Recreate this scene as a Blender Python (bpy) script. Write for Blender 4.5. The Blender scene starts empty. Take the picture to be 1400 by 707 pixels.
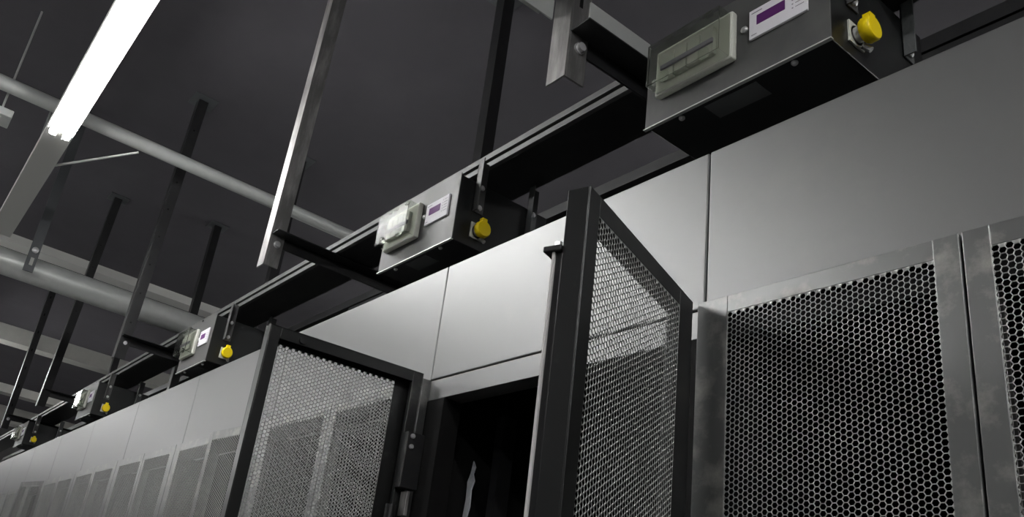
import bpy, math, random
import numpy as np
from mathutils import Matrix, Vector
random.seed(7)
SC = bpy.context.scene
COL = SC.collection
EYE = 1.55                      # camera height above the floor, metres
R = math.radians

# ------------------------------------------------------------------ camera
cam_d = bpy.data.cameras.new('camera'); cam = bpy.data.objects.new('camera', cam_d); COL.objects.link(cam)
cam_d.sensor_fit = 'HORIZONTAL'; cam_d.sensor_width = 36.0
cam_d.lens = 36.0 * 1142.77 / 1400
cam_d.shift_x = (700 - 569.13) / 1400
cam_d.shift_y = (415.34 - 353.5) / 1400
cam_d.clip_start = 0.02; cam_d.clip_end = 100
right = Vector((0.5668, 0.8086, 0.1576)); up = Vector((0.2258, -0.3364, 0.9143)); back = Vector((0.7923, -0.4826, -0.3732))
m3 = Matrix((right, up, back)).transposed()
cam.matrix_world = Matrix.Translation((0, 0, EYE)) @ m3.to_quaternion().to_matrix().to_4x4()
SC.camera = cam

# ------------------------------------------------------------------ world, exposure, lamp power
w = bpy.data.worlds.new('world'); SC.world = w; w.use_nodes = True
w.node_tree.nodes['Background'].inputs[0].default_value = (0.5, 0.5, 0.55, 1)
w.node_tree.nodes['Background'].inputs[1].default_value = 0.0     # closed room
SC.view_settings.view_transform = 'Standard'; SC.view_settings.look = 'None'
SC.view_settings.gamma = 1.0; SC.view_settings.use_curve_mapping = False
SC.view_settings.exposure = 0.18
TUBE = 60.0                     # radiance of the fluorescent tubes

# ------------------------------------------------------------------ materials
def mat(name, base, rough=0.5, metal=0.0, spec=0.5, noise=0.0, scale=8.0, col2=None, rough2=None, bump=0.0, stretch=(1, 1, 1), emit=None, detail=4.0, lo=0.42, hi=0.72):
    m = bpy.data.materials.new(name); m.use_nodes = True
    nt = m.node_tree; b = nt.nodes['Principled BSDF']
    b.inputs['Base Color'].default_value = (*base, 1); b.inputs['Roughness'].default_value = rough
    b.inputs['Metallic'].default_value = metal; b.inputs['Specular IOR Level'].default_value = spec
    if emit:
        b.inputs['Emission Color'].default_value = (*emit[:3], 1); b.inputs['Emission Strength'].default_value = emit[3]
    if col2 is not None or rough2 is not None or bump:
        tc = nt.nodes.new('ShaderNodeTexCoord'); mp = nt.nodes.new('ShaderNodeMapping'); mp.inputs['Scale'].default_value = stretch
        geo = nt.nodes.new('ShaderNodeNewGeometry')
        nt.links.new(geo.outputs['Position'], mp.inputs['Vector'])
        nz = nt.nodes.new('ShaderNodeTexNoise'); nz.inputs['Scale'].default_value = scale; nz.inputs['Detail'].default_value = detail
        nz.inputs['Roughness'].default_value = 0.65
        nt.links.new(mp.outputs[0], nz.inputs['Vector'])
        rp = nt.nodes.new('ShaderNodeMapRange'); rp.inputs['From Min'].default_value = lo; rp.inputs['From Max'].default_value = hi
        nt.links.new(nz.outputs['Fac'], rp.inputs['Value'])
        if col2 is not None:
            mx = nt.nodes.new('ShaderNodeMix'); mx.data_type = 'RGBA'
            mx.inputs[6].default_value = (*base, 1); mx.inputs[7].default_value = (*col2, 1)
            nt.links.new(rp.outputs[0], mx.inputs[0]); nt.links.new(mx.outputs[2], b.inputs['Base Color'])
        if rough2 is not None:
            r2 = nt.nodes.new('ShaderNodeMapRange'); r2.inputs['To Min'].default_value = rough; r2.inputs['To Max'].default_value = rough2
            nt.links.new(rp.outputs[0], r2.inputs['Value']); nt.links.new(r2.outputs[0], b.inputs['Roughness'])
        if bump:
            bp = nt.nodes.new('ShaderNodeBump'); bp.inputs['Strength'].default_value = bump; bp.inputs['Distance'].default_value = 0.004
            nt.links.new(nz.outputs['Fac'], bp.inputs['Height']); nt.links.new(bp.outputs[0], b.inputs['Normal'])
    return m

M = {}
M['panel'] = mat('satin_panel_paint', (.25, .25, .25), .46, .9, .6, col2=(.29, .29, .28), rough2=.53, scale=5, detail=7, lo=.55, hi=.85)
M['door'] = mat('dusty_door_paint', (.20, .202, .20), .38, .85, .6, col2=(.42, .41, .38), rough2=.60, scale=26, detail=9, lo=.5, hi=.76)
M['door_shaded'] = mat('shaded_door_paint', (.045, .046, .046), .36, .8, .6, col2=(.13, .13, .12), rough2=.5, scale=14, detail=8, lo=.58, hi=.85)  # same paint as the closed doors, colour darkened for the open doors' shade
M['seal'] = mat('pale_edge_strip', (.7, .68, .66), .4)
M['sheet'] = mat('perforated_sheet_paint', (.38, .385, .375), .40, .6, .6, col2=(.43, .43, .415), scale=9)
M['carcass'] = mat('black_cabinet_interior', (.008, .008, .008), .7, spec=.12)
M['black'] = mat('black_powder_coat', (.012, .012, .013), .42, 0, .5, col2=(.02, .02, .02), scale=15)
M['box_end'] = mat('black_box_paint', (.012, .013, .013), .38)
M['plate'] = mat('grey_brushed_plate', (.085, .085, .085), .5, .25, .4, col2=(.115, .115, .11), scale=14, rough2=.62)
M['angle'] = mat('worn_angle_steel', (.24, .235, .23), .42, .75, .5, col2=(.48, .46, .45), rough2=.55, scale=14, stretch=(3, 3, .6), detail=7)
M['galv'] = mat('galvanised_steel', (.56, .58, .56), .42, .4, .5, col2=(.65, .66, .64), scale=10)
M['zinc'] = mat('zinc_bolt', (.72, .72, .72), .3, .55)
M['white'] = mat('white_lamp_body', (.78, .78, .74), .5)
M['label'] = mat('white_display_face', (.82, .8, .84), .75, spec=.2)
M['lcd'] = mat('purple_display', (.10, .02, .13), .6, spec=.2)
M['print'] = mat('grey_print', (.30, .28, .32), .6)
M['cream'] = mat('cream_plastic', (.62, .63, .56), .45)
M['yellow'] = mat('yellow_plastic', (1.0, .74, .0), .45)
M['sticker'] = mat('dark_grey_sticker', (.10, .105, .105), .6)
M['ceiling'] = mat('dark_painted_ceiling', (.088, .082, .093), .85, col2=(.102, .095, .107), scale=2.5)
M['wall'] = mat('grey_wall', (.14, .14, .14), .8, col2=(.17, .17, .165), scale=1.5)
M['floor'] = mat('grey_floor', (.30, .30, .30), .45, col2=(.34, .34, .33), scale=2)
M['pale'] = mat('pale_beam_paint', (.42, .42, .39), .6, col2=(.5, .5, .46), scale=4)
M['film'] = mat('pale_plastic_film', (.6, .62, .65), .35, col2=(.8, .8, .82), scale=60)
M['grey'] = mat('mid_grey_paint', (.09, .095, .1), .6)
M['tube'] = mat('lit_fluorescent_tube', (.9, .9, .9), .4, emit=(1.0, 1.0, 1.0, TUBE))
def glass_mat():
    m = bpy.data.materials.new('clear_polycarbonate'); m.use_nodes = True; nt = m.node_tree
    b = nt.nodes['Principled BSDF']; b.inputs['Base Color'].default_value = (.88, .9, .86, 1)
    b.inputs['Roughness'].default_value = .14; b.inputs['Specular IOR Level'].default_value = .12; b.inputs['Transmission Weight'].default_value = 1.0; b.inputs['IOR'].default_value = 1.07
    return m
M['clear'] = glass_mat()

# ------------------------------------------------------------------ mesh helpers
class MB:
    def __init__(s): s.v = []; s.f = []
    def add(s, vs, fs):
        o = len(s.v); s.v += [tuple(v) for v in vs]; s.f += [tuple(i + o for i in f) for f in fs]; return s
    def box(s, x0, x1, y0, y1, z0, z1):
        vs = [(x0, y0, z0), (x1, y0, z0), (x1, y1, z0), (x0, y1, z0), (x0, y0, z1), (x1, y0, z1), (x1, y1, z1), (x0, y1, z1)]
        return s.add(vs, [(0, 3, 2, 1), (4, 5, 6, 7), (0, 1, 5, 4), (1, 2, 6, 5), (2, 3, 7, 6), (3, 0, 4, 7)])
    def prism(s, pts, a, b, axis='x'):
        # closed polygon extruded along an axis
        n = len(pts)
        def P(t, p):
            return (t, p[0], p[1]) if axis == 'x' else ((p[0], t, p[1]) if axis == 'y' else (p[0], p[1], t))
        vs = [P(a, p) for p in pts] + [P(b, p) for p in pts]
        fs = [tuple(range(n))[::-1], tuple(range(n, 2 * n))] + [(i, (i + 1) % n, n + (i + 1) % n, n + i) for i in range(n)]
        return s.add(vs, fs)
    def tube(s, p0, p1, r, n=12, r1=None):
        p0, p1 = Vector(p0), Vector(p1); d = (p1 - p0).normalized(); r1 = r if r1 is None else r1
        a = Vector((0, 0, 1)) if abs(d.z) < .9 else Vector((1, 0, 0)); u = d.cross(a).normalized(); v = d.cross(u)
        vs = []
        for p, rr in ((p0, r), (p1, r1)):
            vs += [p + rr * (math.cos(2 * math.pi * k / n) * u + math.sin(2 * math.pi * k / n) * v) for k in range(n)]
        fs = [(i, (i + 1) % n, n + (i + 1) % n, n + i) for i in range(n)] + [tuple(range(n))[::-1], tuple(range(n, 2 * n))]
        return s.add(vs, fs)
    def lathe(s, prof, p0, d, n=14):
        # profile of (distance along d, radius)
        p0, d = Vector(p0), Vector(d).normalized(); a = Vector((0, 0, 1)) if abs(d.z) < .9 else Vector((1, 0, 0)); u = d.cross(a).normalized(); v = d.cross(u)
        vs = []; fs = []
        for t, rr in prof: vs += [p0 + d * t + rr * (math.cos(2 * math.pi * k / n) * u + math.sin(2 * math.pi * k / n) * v) for k in range(n)]
        for j in range(len(prof) - 1):
            fs += [(j * n + i, j * n + (i + 1) % n, (j + 1) * n + (i + 1) % n, (j + 1) * n + i) for i in range(n)]
        fs += [tuple(range(n))[::-1], tuple(range((len(prof) - 1) * n, len(prof) * n))]
        return s.add(vs, fs)
    def mesh(s, name, m, smooth=False):
        me = bpy.data.meshes.new(name); me.from_pydata(s.v, [], s.f); me.materials.append(m)
        me.update()
        import bmesh
        bm = bmesh.new(); bm.from_mesh(me); bmesh.ops.recalc_face_normals(bm, faces=bm.faces); bm.to_mesh(me); bm.free()
        if smooth:
            for p in me.polygons: p.use_smooth = True
            try: me.set_sharp_from_angle(angle=R(40))
            except Exception: pass
        return me
    def build(s, name, m, parent=None, smooth=False, bevel=0.0, loc=None):
        o = bpy.data.objects.new(name, s.mesh(name, M[m], smooth)); COL.objects.link(o); o.parent = parent
        if loc: o.location = loc
        if bevel:
            b = o.modifiers.new('bevel', 'BEVEL'); b.width = bevel; b.segments = 2; b.limit_method = 'ANGLE'; b.angle_limit = R(40)
        return o
def tag(o, label=None, cat=None, group=None, kind=None):
    if label: o['label'] = label
    if cat: o['category'] = cat
    if group: o['group'] = group
    if kind: o['kind'] = kind
    return o
def empty(name, loc, label, cat, group=None, rz=0):
    o = bpy.data.objects.new(name, None); COL.objects.link(o); o.location = loc; o.rotation_euler = (0, 0, rz)
    o.empty_display_size = .05
    return tag(o, label, cat, group)
def copy_tree(o, parent=None):
    c = o.copy(); COL.objects.link(c); c.parent = parent
    for ch in list(o.children): copy_tree(ch, c)
    return c

# ------------------------------------------------------------------ the room
CEIL = EYE + 2.02
def struct(name, mb, m):
    return tag(mb.build(name, m), kind='structure')
struct('floor', MB().box(-13, 4, -3.2, 5, -.1, 0), 'floor')
struct('ceiling', MB().box(-13, 4, -3.2, 5, CEIL, CEIL + .1), 'ceiling')
struct('wall_left', MB().box(-13.1, -13, -3.2, 5, 0, CEIL), 'wall')
struct('wall_right', MB().box(4, 4.1, -3.2, 5, 0, CEIL), 'wall')
struct('wall_back', MB().box(-13, 4, 5, 5.1, 0, CEIL), 'wall')
struct('wall_front', MB().box(-13, 4, -3.3, -3.2, 0, CEIL), 'wall')

# ------------------------------------------------------------------ perforated sheet (shared mesh)
PITCH = .0067; COLP = PITCH * .866; NCOL = 40
DOOR_Z0, DOOR_Z1 = .07, EYE + .443
SH_Z1 = EYE + .421; SH_Z0 = .13
NROW = int((SH_Z1 - SH_Z0) / PITCH)
SHEET_W = (NCOL - 1) * COLP + PITCH * .95
def sheet_mesh():
    t = .0009; rc = PITCH / math.sqrt(3); rh = rc * .875
    hexv = np.array([(math.cos(k * math.pi / 3), math.sin(k * math.pi / 3)) for k in range(6)])
    cx, cz, solid = [], [], []
    for i in range(-1, NCOL + 1):
        for j in range(-1, NROW + 1):
            cx.append(i * COLP + PITCH * .475); cz.append(-(j + (.5 if i % 2 else 0)) * PITCH - PITCH * .5)
            solid.append(i < 0 or i >= NCOL or j < 0 or j >= NROW)
    c = np.stack([cx, cz], 1); solid = np.array(solid)
    n = len(c)
    outer = c[:, None, :] + rc * hexv[None]; inner = c[:, None, :] + rh * hexv[None]
    V = np.zeros((n, 24, 3))
    for a, (pts, y) in enumerate(((outer, 0), (inner, 0), (outer, t), (inner, t))):
        V[:, a * 6:a * 6 + 6, 0] = pts[..., 0]; V[:, a * 6:a * 6 + 6, 2] = pts[..., 1]; V[:, a * 6:a * 6 + 6, 1] = y
    base = (np.arange(n) * 24)[:, None]
    quads = []
    for k in range(6):
        k2 = (k + 1) % 6
        quads.append(base + np.array([k, k2, 6 + k2, 6 + k]))               # front ring
        quads.append(base + np.array([12 + k2, 12 + k, 18 + k, 18 + k2]))   # back ring
        quads.append(base + np.array([6 + k, 6 + k2, 18 + k2, 18 + k]))     # hole wall
    Q = np.concatenate(quads).astype(np.int32)
    sb = base[solid]
    for off in (6, 18):
        for tri in ((0, 1, 2, 3), (0, 3, 4, 5)):
            Q = np.concatenate([Q, (sb + np.array([off + x for x in tri])).astype(np.int32)])
    me = bpy.data.meshes.new('perforated_sheet')
    me.vertices.add(n * 24); me.vertices.foreach_set('co', V.reshape(-1).astype(np.float32))
    me.loops.add(Q.size); me.loops.foreach_set('vertex_index', Q.reshape(-1))
    me.polygons.add(len(Q)); me.polygons.foreach_set('loop_start', np.arange(len(Q), dtype=np.int32) * 4)
    me.polygons.foreach_set('loop_total', np.full(len(Q), 4, dtype=np.int32))
    me.update(calc_edges=True); me.materials.append(M['sheet'])
    return me
SHEET = sheet_mesh()
BH, BF, BT = .043, .0235, DOOR_Z1 - SH_Z1      # hinge border, free border, top border
DD = .025                                      # door depth

def door(parent, px, py, sgn, width, rot, label=None, m='door'):
    """perforated door; origin on the hinge line at the floor, sgn +1 reaches to +x from the hinge"""
    def X(a, b): return (a, b) if sgn > 0 else (-b, -a)
    mb = MB(); z0, z1 = DOOR_Z0, DOOR_Z1; t = .0016
    def bx(a, b, y0, y1, c, d): x = X(a, b); mb.box(x[0], x[1], y0, y1, c, d)
    # front borders
    bx(0, BH, 0, t, z0, z1); bx(width - BF, width, 0, t, z0, z1)
    bx(BH, width - BF, 0, t, SH_Z1, z1); bx(BH, width - BF, 0, t, z0, SH_Z0 + .012)
    # returns and back lips, welded as C-section rails
    for a, b in ((0, t), (width - t, width)): bx(a, b, t, DD, z0, z1)
    bx(t, width - t, t, DD, z1 - t, z1); bx(t, width - t, t, DD, z0, z0 + t)
    lw = .02
    bx(t, lw, DD - t, DD, z0, z1 - t); bx(width - lw, width - t, DD - t, DD, z0, z1 - t)
    bx(lw, width - lw, DD - t, DD, z1 - lw, z1 - t)
    bx(lw - t, lw, DD - .010, DD - t, z0, z1 - lw); bx(width - lw, width - lw + t, DD - .010, DD - t, z0, z1 - lw)
    o = mb.build('door', m, parent, bevel=.0007)
    o.location = (px, py, 0); o.rotation_euler = (0, 0, R(rot))
    if label: o['label'] = label
    sh = bpy.data.objects.new('perforated_sheet', SHEET); COL.objects.link(sh); sh.parent = o
    gap = width - BH - BF; sx = gap / SHEET_W
    sh.scale = (sx, 1, 1); sh.location = ((BH if sgn > 0 else -(width - BF)), .0004, SH_Z1)
    return o

FACE = .80
def cabinet(x0, x1, label, left_rot=0, right_rot=0, left_py=None, right_py=None, left_px=None, right_px=None, detail=False):
    root = empty('server_cabinet', ((x0 + x1) / 2, FACE, 0), label, 'cabinet', 'server cabinets in the row')
    ox, oy = -(x0 + x1) / 2, -FACE
    g = .0013; yb = FACE + 1.1; zt = EYE + .673
    def B(name, m, *b, bevel=0.0):
        return MB().box(b[0] + ox, b[1] + ox, b[2] + oy, b[3] + oy, b[4], b[5]).build(name, m, root, bevel=bevel)
    B('fascia_panel', 'panel', x0 + g, x1 - g, FACE, FACE + .012, EYE + .4435, zt, bevel=.0018)
    B('header_rail', 'panel', x0 + g, x1 - g, FACE + .001, FACE + .04, EYE + .404, EYE + .441, bevel=.0006)
    B('side_panel', 'carcass', x0 + g, x0 + .008, FACE + .04, yb, .05, EYE + .66)
    B('side_panel', 'carcass', x1 - .008, x1 - g, FACE + .04, yb, .05, EYE + .66)
    B('stile', 'carcass', x0 + g, x0 + .05, FACE + .001, FACE + .04, .06, EYE + .404, bevel=.0008)
    B('stile', 'carcass', x1 - .05, x1 - g, FACE + .001, FACE + .04, .06, EYE + .404, bevel=.0008)
    B('top_cover', 'carcass', x0 + g, x1 - g, FACE + .012, yb, EYE + .66, EYE + .67)
    B('rear_panel', 'carcass', x0 + .008, x1 - .008, yb - .01, yb, .05, EYE + .66)
    B('base_plate', 'carcass', x0 + g, x1 - g, FACE + .001, yb, 0, .06)
    if not detail: B('mesh_shade_strip', 'carcass', x0 + .008, x1 - .008, FACE - .013 + .004, FACE, EYE + .39, EYE + .438)  # black strip added behind the closed mesh to keep its top holes dark
    wd = (x1 - x0) / 2 - .003
    dl = door(root, x0 + .0015 + ox if left_px is None else left_px + ox, (FACE - .016 if left_py is None else left_py) + oy, 1, wd, left_rot, m='door_shaded' if detail else 'door')
    dr = door(root, x1 - .0015 + ox if right_px is None else right_px + ox, (FACE - .016 if right_py is None else right_py) + oy, -1, wd, right_rot, m='door_shaded' if detail else 'door')
    if detail:
        B('mounting_rail', 'black', x0 + .055, x0 + .075, FACE + .12, FACE + .15, .06, EYE + .40)
        B('mounting_rail', 'black', x1 - .075, x1 - .055, FACE + .12, FACE + .15, .06, EYE + .40)
    return root, dl, dr

E0, E1 = -.626, -1.2185
cabinet(-.022, .58, 'rightmost server cabinet, beyond the nearest pair of closed perforated doors')
cabinet(E0, -.022, 'nearest server cabinet with both dusty perforated doors closed, right of the open one')
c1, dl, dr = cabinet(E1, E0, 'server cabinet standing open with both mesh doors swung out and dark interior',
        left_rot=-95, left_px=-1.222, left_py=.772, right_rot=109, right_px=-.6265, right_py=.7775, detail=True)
E2, E3 = -1.895, -2.531
cabinet(E2, E1, 'server cabinet half hidden behind the left open mesh door')
cabinet(E3, E2, 'server cabinet whose mesh doors show just left of the left open door', right_rot=3)
xs = E3
names = ['closed server cabinet, first wholly visible one left of the open mesh doors', 'closed server cabinet, second wholly visible one left of the open mesh doors',
         'closed server cabinet just right of the ajar dark door far down the row', 'far server cabinet with one dark mesh door standing ajar',
         'far server cabinet just beyond the one with the ajar dark door', 'second server cabinet beyond the far ajar dark door', 'third server cabinet beyond the far ajar dark door',
         'last server cabinet at the far left end of the row']
for k, nm in enumerate(names):
    cabinet(xs - .63, xs, nm, right_rot=(9 if k == 3 else 0)); xs -= .63

# hinge and latch hardware on the open doors
hx = -.004
for zc in (EYE + .235, EYE - .35):
    h = MB().box(-.012, .022, .026, .044, zc, zc + .095).build('hinge', 'black', dl, bevel=.0015)
    for dz in (.07, .085 + .003): MB().lathe([(0, .0045), (.002, .0045), (.004, .003)], (.012, .044, zc + dz), (0, 1, 0), 10).build('screw', 'zinc', h, smooth=True)
    MB().box(.004, .010, .030, .052, zc - .045, zc - .005).build('hinge_leaf', 'angle', dl, bevel=.0008)
    MB().tube((.026, .034, zc - .10), (.026, .034, zc - .03), .009, 12).build('hinge_barrel', 'black', dl, smooth=True)
MB().tube((.235, .018, DOOR_Z1 - .012), (.235, .030, DOOR_Z1 - .012), .006, 10).build('screw', 'black', dl, smooth=True)
# locking rod and clip on the inner side of the right open door
w1 = (E0 - E1) / 2 - .003
MB().box(-w1, -w1 + .004, DD + .008, DD + .011, DOOR_Z0 + .1, DOOR_Z1 - .068).build('locking_rod', 'seal', dr, bevel=.0006)
MB().box(-w1 + .003, -w1 + .012, DD, DD + .008, DOOR_Z0 + .1, DOOR_Z1 - .068).build('edge_seal', 'black', dr)
cl = MB().box(-w1 - .003, -w1 + .016, DD, DD + .02, DOOR_Z1 - .068, DOOR_Z1 - .062).build('rod_clip', 'black', dr, bevel=.001)
MB().tube((-w1 + .006, DD + .008, DOOR_Z1 - .062), (-w1 + .006, DD + .008, DOOR_Z1 - .055), .004, 8).build('screw', 'zinc', cl, smooth=True)
MB().tube((-w1 + .02, DD - .001, DOOR_Z1 - .03), (-w1 + .02, DD + .005, DOOR_Z1 - .03), .004, 8).build('screw', 'black', dr, smooth=True)

# ------------------------------------------------------------------ ceiling lamps (two bare tubes under a white trunking)
def lamp(xa, xb, t0, t1, y, z, label):
    root = empty('tube_lamp', ((xa + xb) / 2, y, z), label, 'lamp', 'twin tube lamps')
    ox, oy = -(xa + xb) / 2, -y
    prof = [(-.045, .018), (.045, .018), (.045, .05), (.03, .07), (-.03, .07), (-.045, .05)]
    MB().prism(prof, xa + ox, xb + ox, 'x').build('trunking', 'white', root, bevel=.002)
    for dy in (-.0225, .0225):
        tb = MB().tube((t0 + ox, dy, 0), (t1 + ox, dy, 0), .013, 14).build('tube', 'tube', root, smooth=True)
        for xx, s in ((t0, -1), (t1, 1)):
            MB().box(xx + ox - (.018 if s < 0 else 0), xx + ox + (.018 if s > 0 else 0), dy - .012, dy + .012, -.012, .02).build('lamp_holder', 'white', root, bevel=.002)
    for xx in (xa + .25, xb - .25):
        MB().tube((xx + ox, 0, .07), (xx + ox, 0, CEIL - z), .004, 8).build('suspension_rod', 'galv', root)
    return root
main_lamp = lamp(-4.08, -1.55, -2.845, -1.65, .20, EYE + 1.415, 'white ceiling trunking with two glowing tubes above the aisle')
lamp(-8.9, -6.4, -7.65, -6.45, .20, EYE + 1.415, 'added unseen tube lamp farther along the same aisle line, past the left edge of the photo')  # unseen lamp added to light the far end of the row
lamp(.15, 2.7, .3, 1.5, .0, EYE + 1.415, 'tube lamp behind the camera on the same ceiling line')
lamp(-3.9, -1.4, -2.75, -1.55, -1.0, EYE + 1.415, 'tube lamp over the opposite side of the aisle, left of the camera')
lamp(-9.4, -6.9, -8.2, -7.0, -1.0, EYE + 1.415, 'added unseen tube lamp over the opposite side of the aisle, second from the end wall')  # unseen, added so the far panels reflect more light
lamp(-12.1, -9.6, -11.0, -9.8, -1.0, EYE + 1.415, 'added unseen tube lamp over the opposite side of the aisle, nearest the end wall')  # also unseen, added for brighter far panels
lamp(-12.4, -9.9, -11.3, -10.1, .20, EYE + 1.415, 'added unseen tube lamp nearest the end wall on the near ceiling line')  # unseen addition that brightens the far end
lamp(-6.6, -4.1, -5.4, -4.2, -1.0, EYE + 1.415, 'added unseen tube lamp over the opposite side of the aisle, far down the row')  # unseen, added as fill for the far part of the row
lamp(.3, 2.8, .45, 1.65, -1.0, EYE + 1.415, 'added unseen tube lamp over the opposite side of the aisle, behind the camera')  # unseen, added to put more light on the nearest tap-off box
for xx, nm in ((-7.2, 'far end of the row'), (-4.2, 'thick pipe'), (-1.6, 'open cabinet'), (1.0, 'rightmost cabinet')):
    lamp(xx - 1.25, xx + 1.25, xx - .6, xx + .6, 3.2, EYE + 1.415, 'tube lamp over the aisle behind the cabinets, level with the ' + nm)

# ------------------------------------------------------------------ overhead busway
BZ = EYE + .935
bus = empty('busway', (-4, .93, BZ), 'long black overhead power busway running above the cabinets', 'busway')
MB().box(-6, 5.2, -.052, .06, .0, .045).build('body', 'black', bus)
MB().box(-6, 5.2, -.062, -.052, .0, .013).build('lower_flange', 'plate', bus, bevel=.0006)
MB().box(-6, 5.2, -.062, -.052, .022, .036).build('upper_flange', 'plate', bus, bevel=.0006)
bus2 = empty('busway', (-4, 1.36, EYE + 1.105), 'second black busway behind the front one, seen under it', 'busway')
MB().box(-6, 5.2, -.06, .06, .0, .034).build('body', 'black', bus2)
MB().box(-6, 5.2, -.066, -.06, .0, .010).build('lower_flange', 'black', bus2)

# ------------------------------------------------------------------ tap-off boxes
def tap_off(W, top=.1965):
    D_, H = .235, .150
    root = empty('tap_off_box', (0, 0, 0), 'x', 'power box', 'tap-off boxes under the busway')
    MB().box(.004, W - .002, .002, D_, .001, H - .004).build('housing', 'box_end', root, bevel=.0015)
    MB().box(0, W, 0, .002, 0, H).build('front_plate', 'plate', root, bevel=.0006)
    MB().box(-.001, W + .001, -.0025, .003, -.002, .0).build('plate_lip', 'galv', root)
    # breaker window
    kx = W / .28
    a, b, c, d = .024 * kx, .152 * kx, .040, .122
    fr = MB().box(a, b, -.012, 0, c, d).build('breaker_window_base', 'cream', root, bevel=.003)
    for k in range(4):
        x = a + .018 + k * .022 * kx
        br = MB().box(x, x + .0205 * kx, -.020, -.012, c + .018, d - .018).build('breaker', 'cream', fr, bevel=.0012)
    MB().box(a + .018, a + .018 + .088 * kx, -.0235, -.020, c + .034, c + .042).build('breaker_toggle', 'print', fr, bevel=.001)
    # clear hood: five thin walls
    e = .0016; y0 = -.036
    h = MB(); a2, b2, c2, d2 = a + .004, b - .004, c + .004, d - .004
    h.box(a2, b2, y0, y0 + e, c2, d2); h.box(a2, a2 + e, y0 + e, -.012, c2, d2); h.box(b2 - e, b2, y0 + e, -.012, c2, d2)
    h.box(a2 + e, b2 - e, y0 + e, -.012, c2, c2 + e); h.box(a2 + e, b2 - e, y0 + e, -.012, d2 - e, d2)
    hood = h.build('clear_hood', 'clear', root, bevel=.0007)
    for fx in (.22, .42, .78): MB().tube((a2 + (b2 - a2) * fx, y0 + .008, d2 + .002), (a2 + (b2 - a2) * fx + .01, y0 + .008, d2 + .002), .0042, 8).build('hood_hinge', 'clear', hood, smooth=True)
    for fx in (.2, .75): MB().box(a2 + (b2 - a2) * fx, a2 + (b2 - a2) * fx + .014, y0 - .003, y0 + .004, c2 - .004, c2 + .010).build('hood_clip', 'clear', hood, bevel=.001)
    # display
    l0, l1, m0, m1 = .172 * kx, .253 * kx, .060, .109
    lb = MB().box(l0, l1, -.004, 0, m0, m1).build('display', 'label', root, bevel=.0008)
    MB().box(l0 + .012, l0 + .012 + .040 * kx, -.0046, -.004, m0 + .020, m0 + .036).build('screen', 'lcd', lb)
    pr = MB(); pr.box(l0 + .004, l0 + .020, -.0043, -.004, m1 - .007, m1 - .0055)
    for k in range(5): pr.box(l1 - .021, l1 - .019, -.0043, -.004, m0 + .014 + k * .0065, m0 + .0158 + k * .0065); pr.box(l1 - .016, l1 - .004, -.0043, -.004, m0 + .0142 + k * .0065, m0 + .0152 + k * .0065)
    pr.box(l0 + .004, l0 + .012, -.0043, -.004, m0 + .005, m0 + .0062)
    pr.build('print', 'print', lb)
    def screw(p, d, r=.0052, par=root):
        return MB().lathe([(0, r), (.0022, r), (.0042, r * .62), (.0046, r * .3)], p, d, 12).build('screw', 'zinc', par, smooth=True)
    screw((.163 * kx, 0, .086), (0, -1, 0)); screw((.014 * kx, 0, .079), (0, -1, 0))
    screw((.056 * kx, .012, .001), (0, 0, -1), .0045); screw((.226 * kx, .012, .001), (0, 0, -1), .0045)
    MB().box(.093 * kx, .172 * kx, .012, .048, .0004, .001).build('sticker', 'sticker', root)
    # socket and cap on the end face
    so = MB().lathe([(0, .014), (.003, .014), (.003, .011), (.014, .011), (.014, .0085), (.016, .0085)], (W - .002, .058, .038), (1, 0, 0), 16).build('socket', 'zinc', root, smooth=True)
    MB().box(W - .002, W + .001, .041, .075, .021, .055).build('socket_flange', 'cream', so, bevel=.0006)
    MB().tube((W + .004, .066, .024), (W + .012, .070, .016), .004, 8).build('chain_stub', 'zinc', so, smooth=True)
    cap = MB().lathe([(0, .0155), (.003, .0175), (.012, .0175), (.0145, .0155), (.015, .010)], (W + .010, .058, .038), (1, 0, 0), 20)
    cap.box(W + .012, W + .022, .052, .064, .054, .061)
    cap.build('yellow_cap', 'yellow', root, smooth=True)
    # hanger brackets up to the busway
    for y in (.052, .192):
        bm = MB(); bm.box(W - .002, W + .0008, y - .013, y + .013, .078, top); bm.box(W - .002, W + .016, y - .013 , y - .0105, .078, top)
        br = bm.build('bracket', 'plate' if y < .1 else 'sticker', root, bevel=.0006)
        for z in (.090, .136): screw((W + .0008, y + .002, z), (1, 0, 0), .006, br)
    for y in (.052, .192):
        MB().box(.002, .0045, y - .013, y + .013, .078, top).build('bracket', 'box_end', root, bevel=.0006)
    return root
LAB = ['largest tap-off box, hanging nearest the camera at top right with yellow socket cap', 'tap-off box hanging above the open cabinet, left of the nearest tap-off box',
       'third tap-off box from the camera, just above the left open door', 'fourth tap-off box from the camera, with dull pale plate far left',
       'farthest tap-off box near the left edge of the photo']
spots = [(-.745, .765, .293), (-1.497, .737, .268), (-2.80, .722, .272), (-4.235, .728, .272), (-5.875, .745, .272)]
proto = tap_off(.272)
for k, (x, z, W) in enumerate(spots):
    if k == 0: o = tap_off(W, .1695)
    elif k == 1: o = proto
    else: o = copy_tree(proto)
    o.location = (x, FACE, EYE + z); o['label'] = LAB[k]
    o.scale = (1, 1, (.935 - z) / .1965) if k else (1, 1, 1)
o = None
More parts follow.
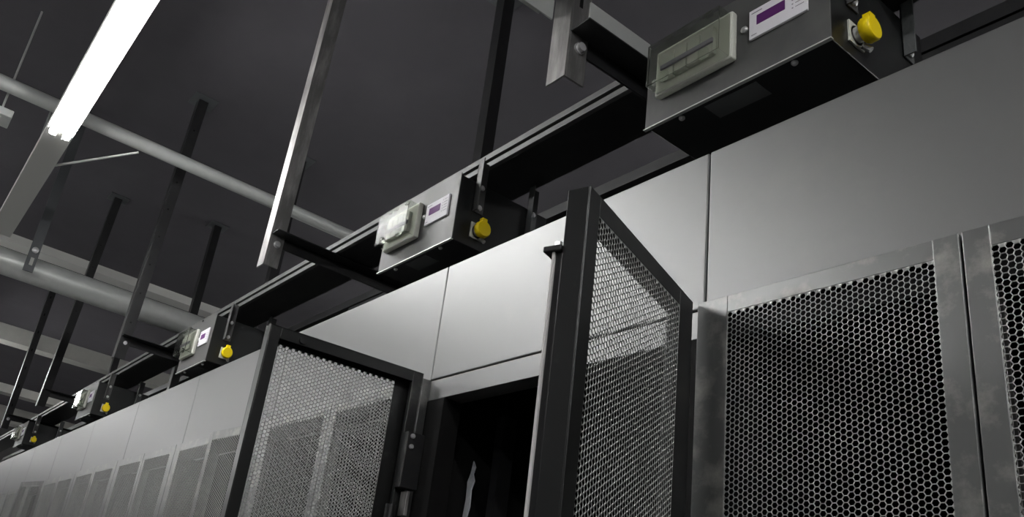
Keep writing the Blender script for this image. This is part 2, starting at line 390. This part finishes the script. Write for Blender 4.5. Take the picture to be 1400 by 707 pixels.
# rear tap-off boxes (plain black, seen through the gap)
for k, (xa, xb) in enumerate(((-.98, -.30), (-2.6, -1.75), (-4.2, -3.4))):
    rr = empty('tap_off_box', ((xa + xb) / 2, 1.30, EYE + .985), ['black box under the rear busway, behind the nearest tap-off box', 'black box under the rear busway, behind the second tap-off box', 'black box under the rear busway, behind the third tap-off box'][k], 'power box', 'rear tap-off boxes')
    hw = (xb - xa) / 2
    MB().box(-hw, hw, .0, .13, 0, .116).build('housing', 'black', rr, bevel=.002)
    MB().box(-hw - .002, hw + .002, -.002, .0, -.002, .118).build('front_plate', 'black', rr, bevel=.0006)
    for s in (-1, 1): MB().box(s * hw - .001, s * hw + .001, .02, .045, .04, .119).build('bracket', 'sticker', rr)

# ------------------------------------------------------------------ busway hangers
def hanger(xb, xt, label, upper_leg=True, rear_x=None, zbot=.843, m='angle', slots=True):
    root = empty('busway_hanger', (xb, .69, EYE + zbot), label, 'hanger', 'busway hangers')
    H = CEIL - EYE - zbot; s = (xt - xb)
    def L(name, x, y, s, top, m='angle', wd=.042, t=.004, z0=0.0):
        mb = MB()
        def slab(x0, x1, y0, y1):
            vs = [(x0, y0, z0), (x1, y0, z0), (x1, y1, z0), (x0, y1, z0)] + [(x0 + s, y0, top), (x1 + s, y0, top), (x1 + s, y1, top), (x0 + s, y1, top)]
            mb.add(vs, [(0, 3, 2, 1), (4, 5, 6, 7), (0, 1, 5, 4), (1, 2, 6, 5), (2, 3, 7, 6), (3, 0, 4, 7)])
        slab(x - wd, x, y, y + t); slab(x - t, x, y + t, y + wd)
        return mb.build(name, m, root, bevel=.0006)
    d = L('drop_rod', 0, 0, s, H, m)
    # slots punched in the side flange (pale backing seen through) and bolt
    for k in range(1, 9 if slots else 0):
        z = .02 + k * .125
        if z < H - .1: MB().box(s * z / H - .0005, s * z / H + .0006, .016, .023, z, z + .024).build('slot', 'carcass', d)
    MB().lathe([(0, .010), (.003, .010), (.003, .0075), (.009, .0075), (.0095, .004)], (.0, .024, .064), (1, 0, 0), 12).build('bolt', 'zinc', root, smooth=True)
    # cross arm below the busway
    a = MB(); y0, y1 = .004, .55; zt = .935 - zbot - .001
    a.box(-.007, -.003 + .0, y0, y1, zt - .032, zt) ; a.box(-.003, .040, y0, y1, zt - .003, zt)
    arm = a.build('cross_arm', 'black', root, bevel=.0006)
    if upper_leg:
        MB().box(.037, .040, y0, .142, zt, zt + .030).build('arm_lip', 'galv', root, bevel=.0006)
    xr = (rear_x if rear_x is not None else xb) - xb
    L('drop_rod', xr + .012, .535, 0, H, 'black')
    MB().box(xr - .06, xr + .05, .505, .61, H - .004, H - .0005).build('ceiling_flange', 'grey', root, bevel=.001)
    MB().box(s - .07, s + .04, -.03, .075, H - .004, H - .0005).build('ceiling_flange', 'grey', root, bevel=.001)
    return root
hanger(-.815, -.815, 'bright angle-steel hanger at top centre beside the nearest tap-off box')
hanger(-1.921, -1.88, 'worn steel hanger dropping from the top of the photo left of centre', False, -1.80, slots=False)
hanger(-3.30, -3.20, 'dark hanger crossing the large pipe beside the third tap-off box', False, m='black')
hanger(-4.76, -4.50, 'dark slotted hanger beside the fourth tap-off box', False, -4.35, m='black')
hanger(-5.86, -5.82, 'dark hanger at the far left edge by the farthest tap-off box', False, m='black')
cb = empty('cross_strut', (-.86, .69, EYE + .98), 'bright steel strut leaving the top hanger towards the aisle', 'strut')
MB().box(-.003, .0, -1.1, .0, 0, .04).build('web', 'galv', cb, bevel=.0006)
MB().box(-.04, -.003, -1.1, .0, .037, .04).build('flange', 'galv', cb, bevel=.0006)

# ------------------------------------------------------------------ pipes and beams under the ceiling
def pipe(name, x, z, r, label, cat, y0=-3.15, y1=4.95, m='galv', collars=()):
    root = empty(name, (x, 0, EYE + z), label, cat)
    MB().tube((0, y0, 0), (0, y1, 0), r, 28).build('run', m, root, smooth=True)
    for y in collars: MB().tube((0, y - .02, 0), (0, y + .02, 0), r * 1.08, 24).build('collar', m, root, smooth=True)
    return root
pipe('conduit_pipe', -3.05, 1.618, .027, 'pale galvanised pipe crossing under the ceiling beside the lamp', 'pipe', collars=(-1.2, 2.6))
pipe('duct_pipe', -3.80, 1.225, .057, 'thick grey pipe crossing behind the third tap-off box', 'pipe', collars=(-1.0, 2.4))
def beam(x0, x1, z0, z1, label, m='pale'):
    root = empty('ceiling_beam', ((x0 + x1) / 2, 0, EYE + z0), label, 'beam'); h = (x1 - x0) / 2; t = .006
    MB().box(-h, h, -3.15, 4.95, 0, t).build('bottom_flange', m, root)
    MB().box(h - t, h, -3.15, 4.95, t, z1 - z0).build('web', m, root)
    MB().box(-h, h - t, -3.15, 4.95, z1 - z0 - t, z1 - z0).build('top_flange', m, root)
    return root
beam(-5.02, -4.90, 1.70, 1.75, 'flat pale strip under the ceiling just above the thick grey pipe', 'white')
beam(-6.9, -6.75, 1.6, 1.72, 'pale beam crossing far left below the thick grey pipe')
beam(-8.85, -8.70, 1.58, 1.66, 'pale far beam second from the far wall')
beam(-10.5, -10.25, 1.55, 1.72, 'farthest pale beam near the end wall')
st = empty('pipe_strap', (-3.72, .33, EYE + 1.19), 'dark slotted strap with one bright bolt holding the thick pipe at far left', 'strap')
MB().box(0, .005, -.02, .022, 0, CEIL - EYE - 1.19).build('strip', 'grey', st, bevel=.0006)
MB().lathe([(0, .014), (.004, .014), (.008, .009)], (.005, .002, .10), (1, 0, 0), 12).build('bolt', 'zinc', st, smooth=True)
MB().box(.005, .0058, -.004, .010, .03, .065).build('slot', 'pale', st)
MB().tube((-3.10 + 2.815, .505 - .2, .19), (-3.245 + 2.815, .245 - .2, .062), .005, 8).build('brace_rod', 'galv', main_lamp, smooth=True)
jb = empty('junction_box', (-3.10, .01, EYE + 1.50), 'small galvanised junction box left of the glowing lamp at the photo edge', 'junction box')
MB().box(-.05, .05, -.04, .04, 0, .03).build('body', 'galv', jb, bevel=.003)
MB().tube((-.04, 0, .03), (-.04, 0, CEIL - EYE - 1.50), .004, 8).build('drop_rod', 'galv', jb, smooth=True)
for sx in (-.03, .03): MB().lathe([(0, .006), (.003, .006), (.005, .003)], (sx, .0, 0), (0, 0, -1), 10).build('screw', 'zinc', jb, smooth=True)

# ------------------------------------------------------------------ plastic film hanging inside the open cabinet
f = MB(); n = 9
pts = [(-.002, 0), (.006, .03), (.004, .06), (.010, .075), (.004, .088), (.008, .10), (.0, .112), (-.004, .09), (-.010, .075), (-.008, .045), (-.012, .0)]
f.prism([(p[0], p[1] - .16) for p in pts], -.0012, .0012, 'y')
f.prism([(-.012, -.16), (-.002, -.16), (-.010, -.5), (-.022, -.5)], -.0012, .0012, 'y')
fo = f.build('plastic_strip', 'film', bevel=.0004); fo.location = (-1.19, .90, EYE + .365)
tag(fo, 'crumpled pale plastic strip hanging in the dark open cabinet', 'strip')
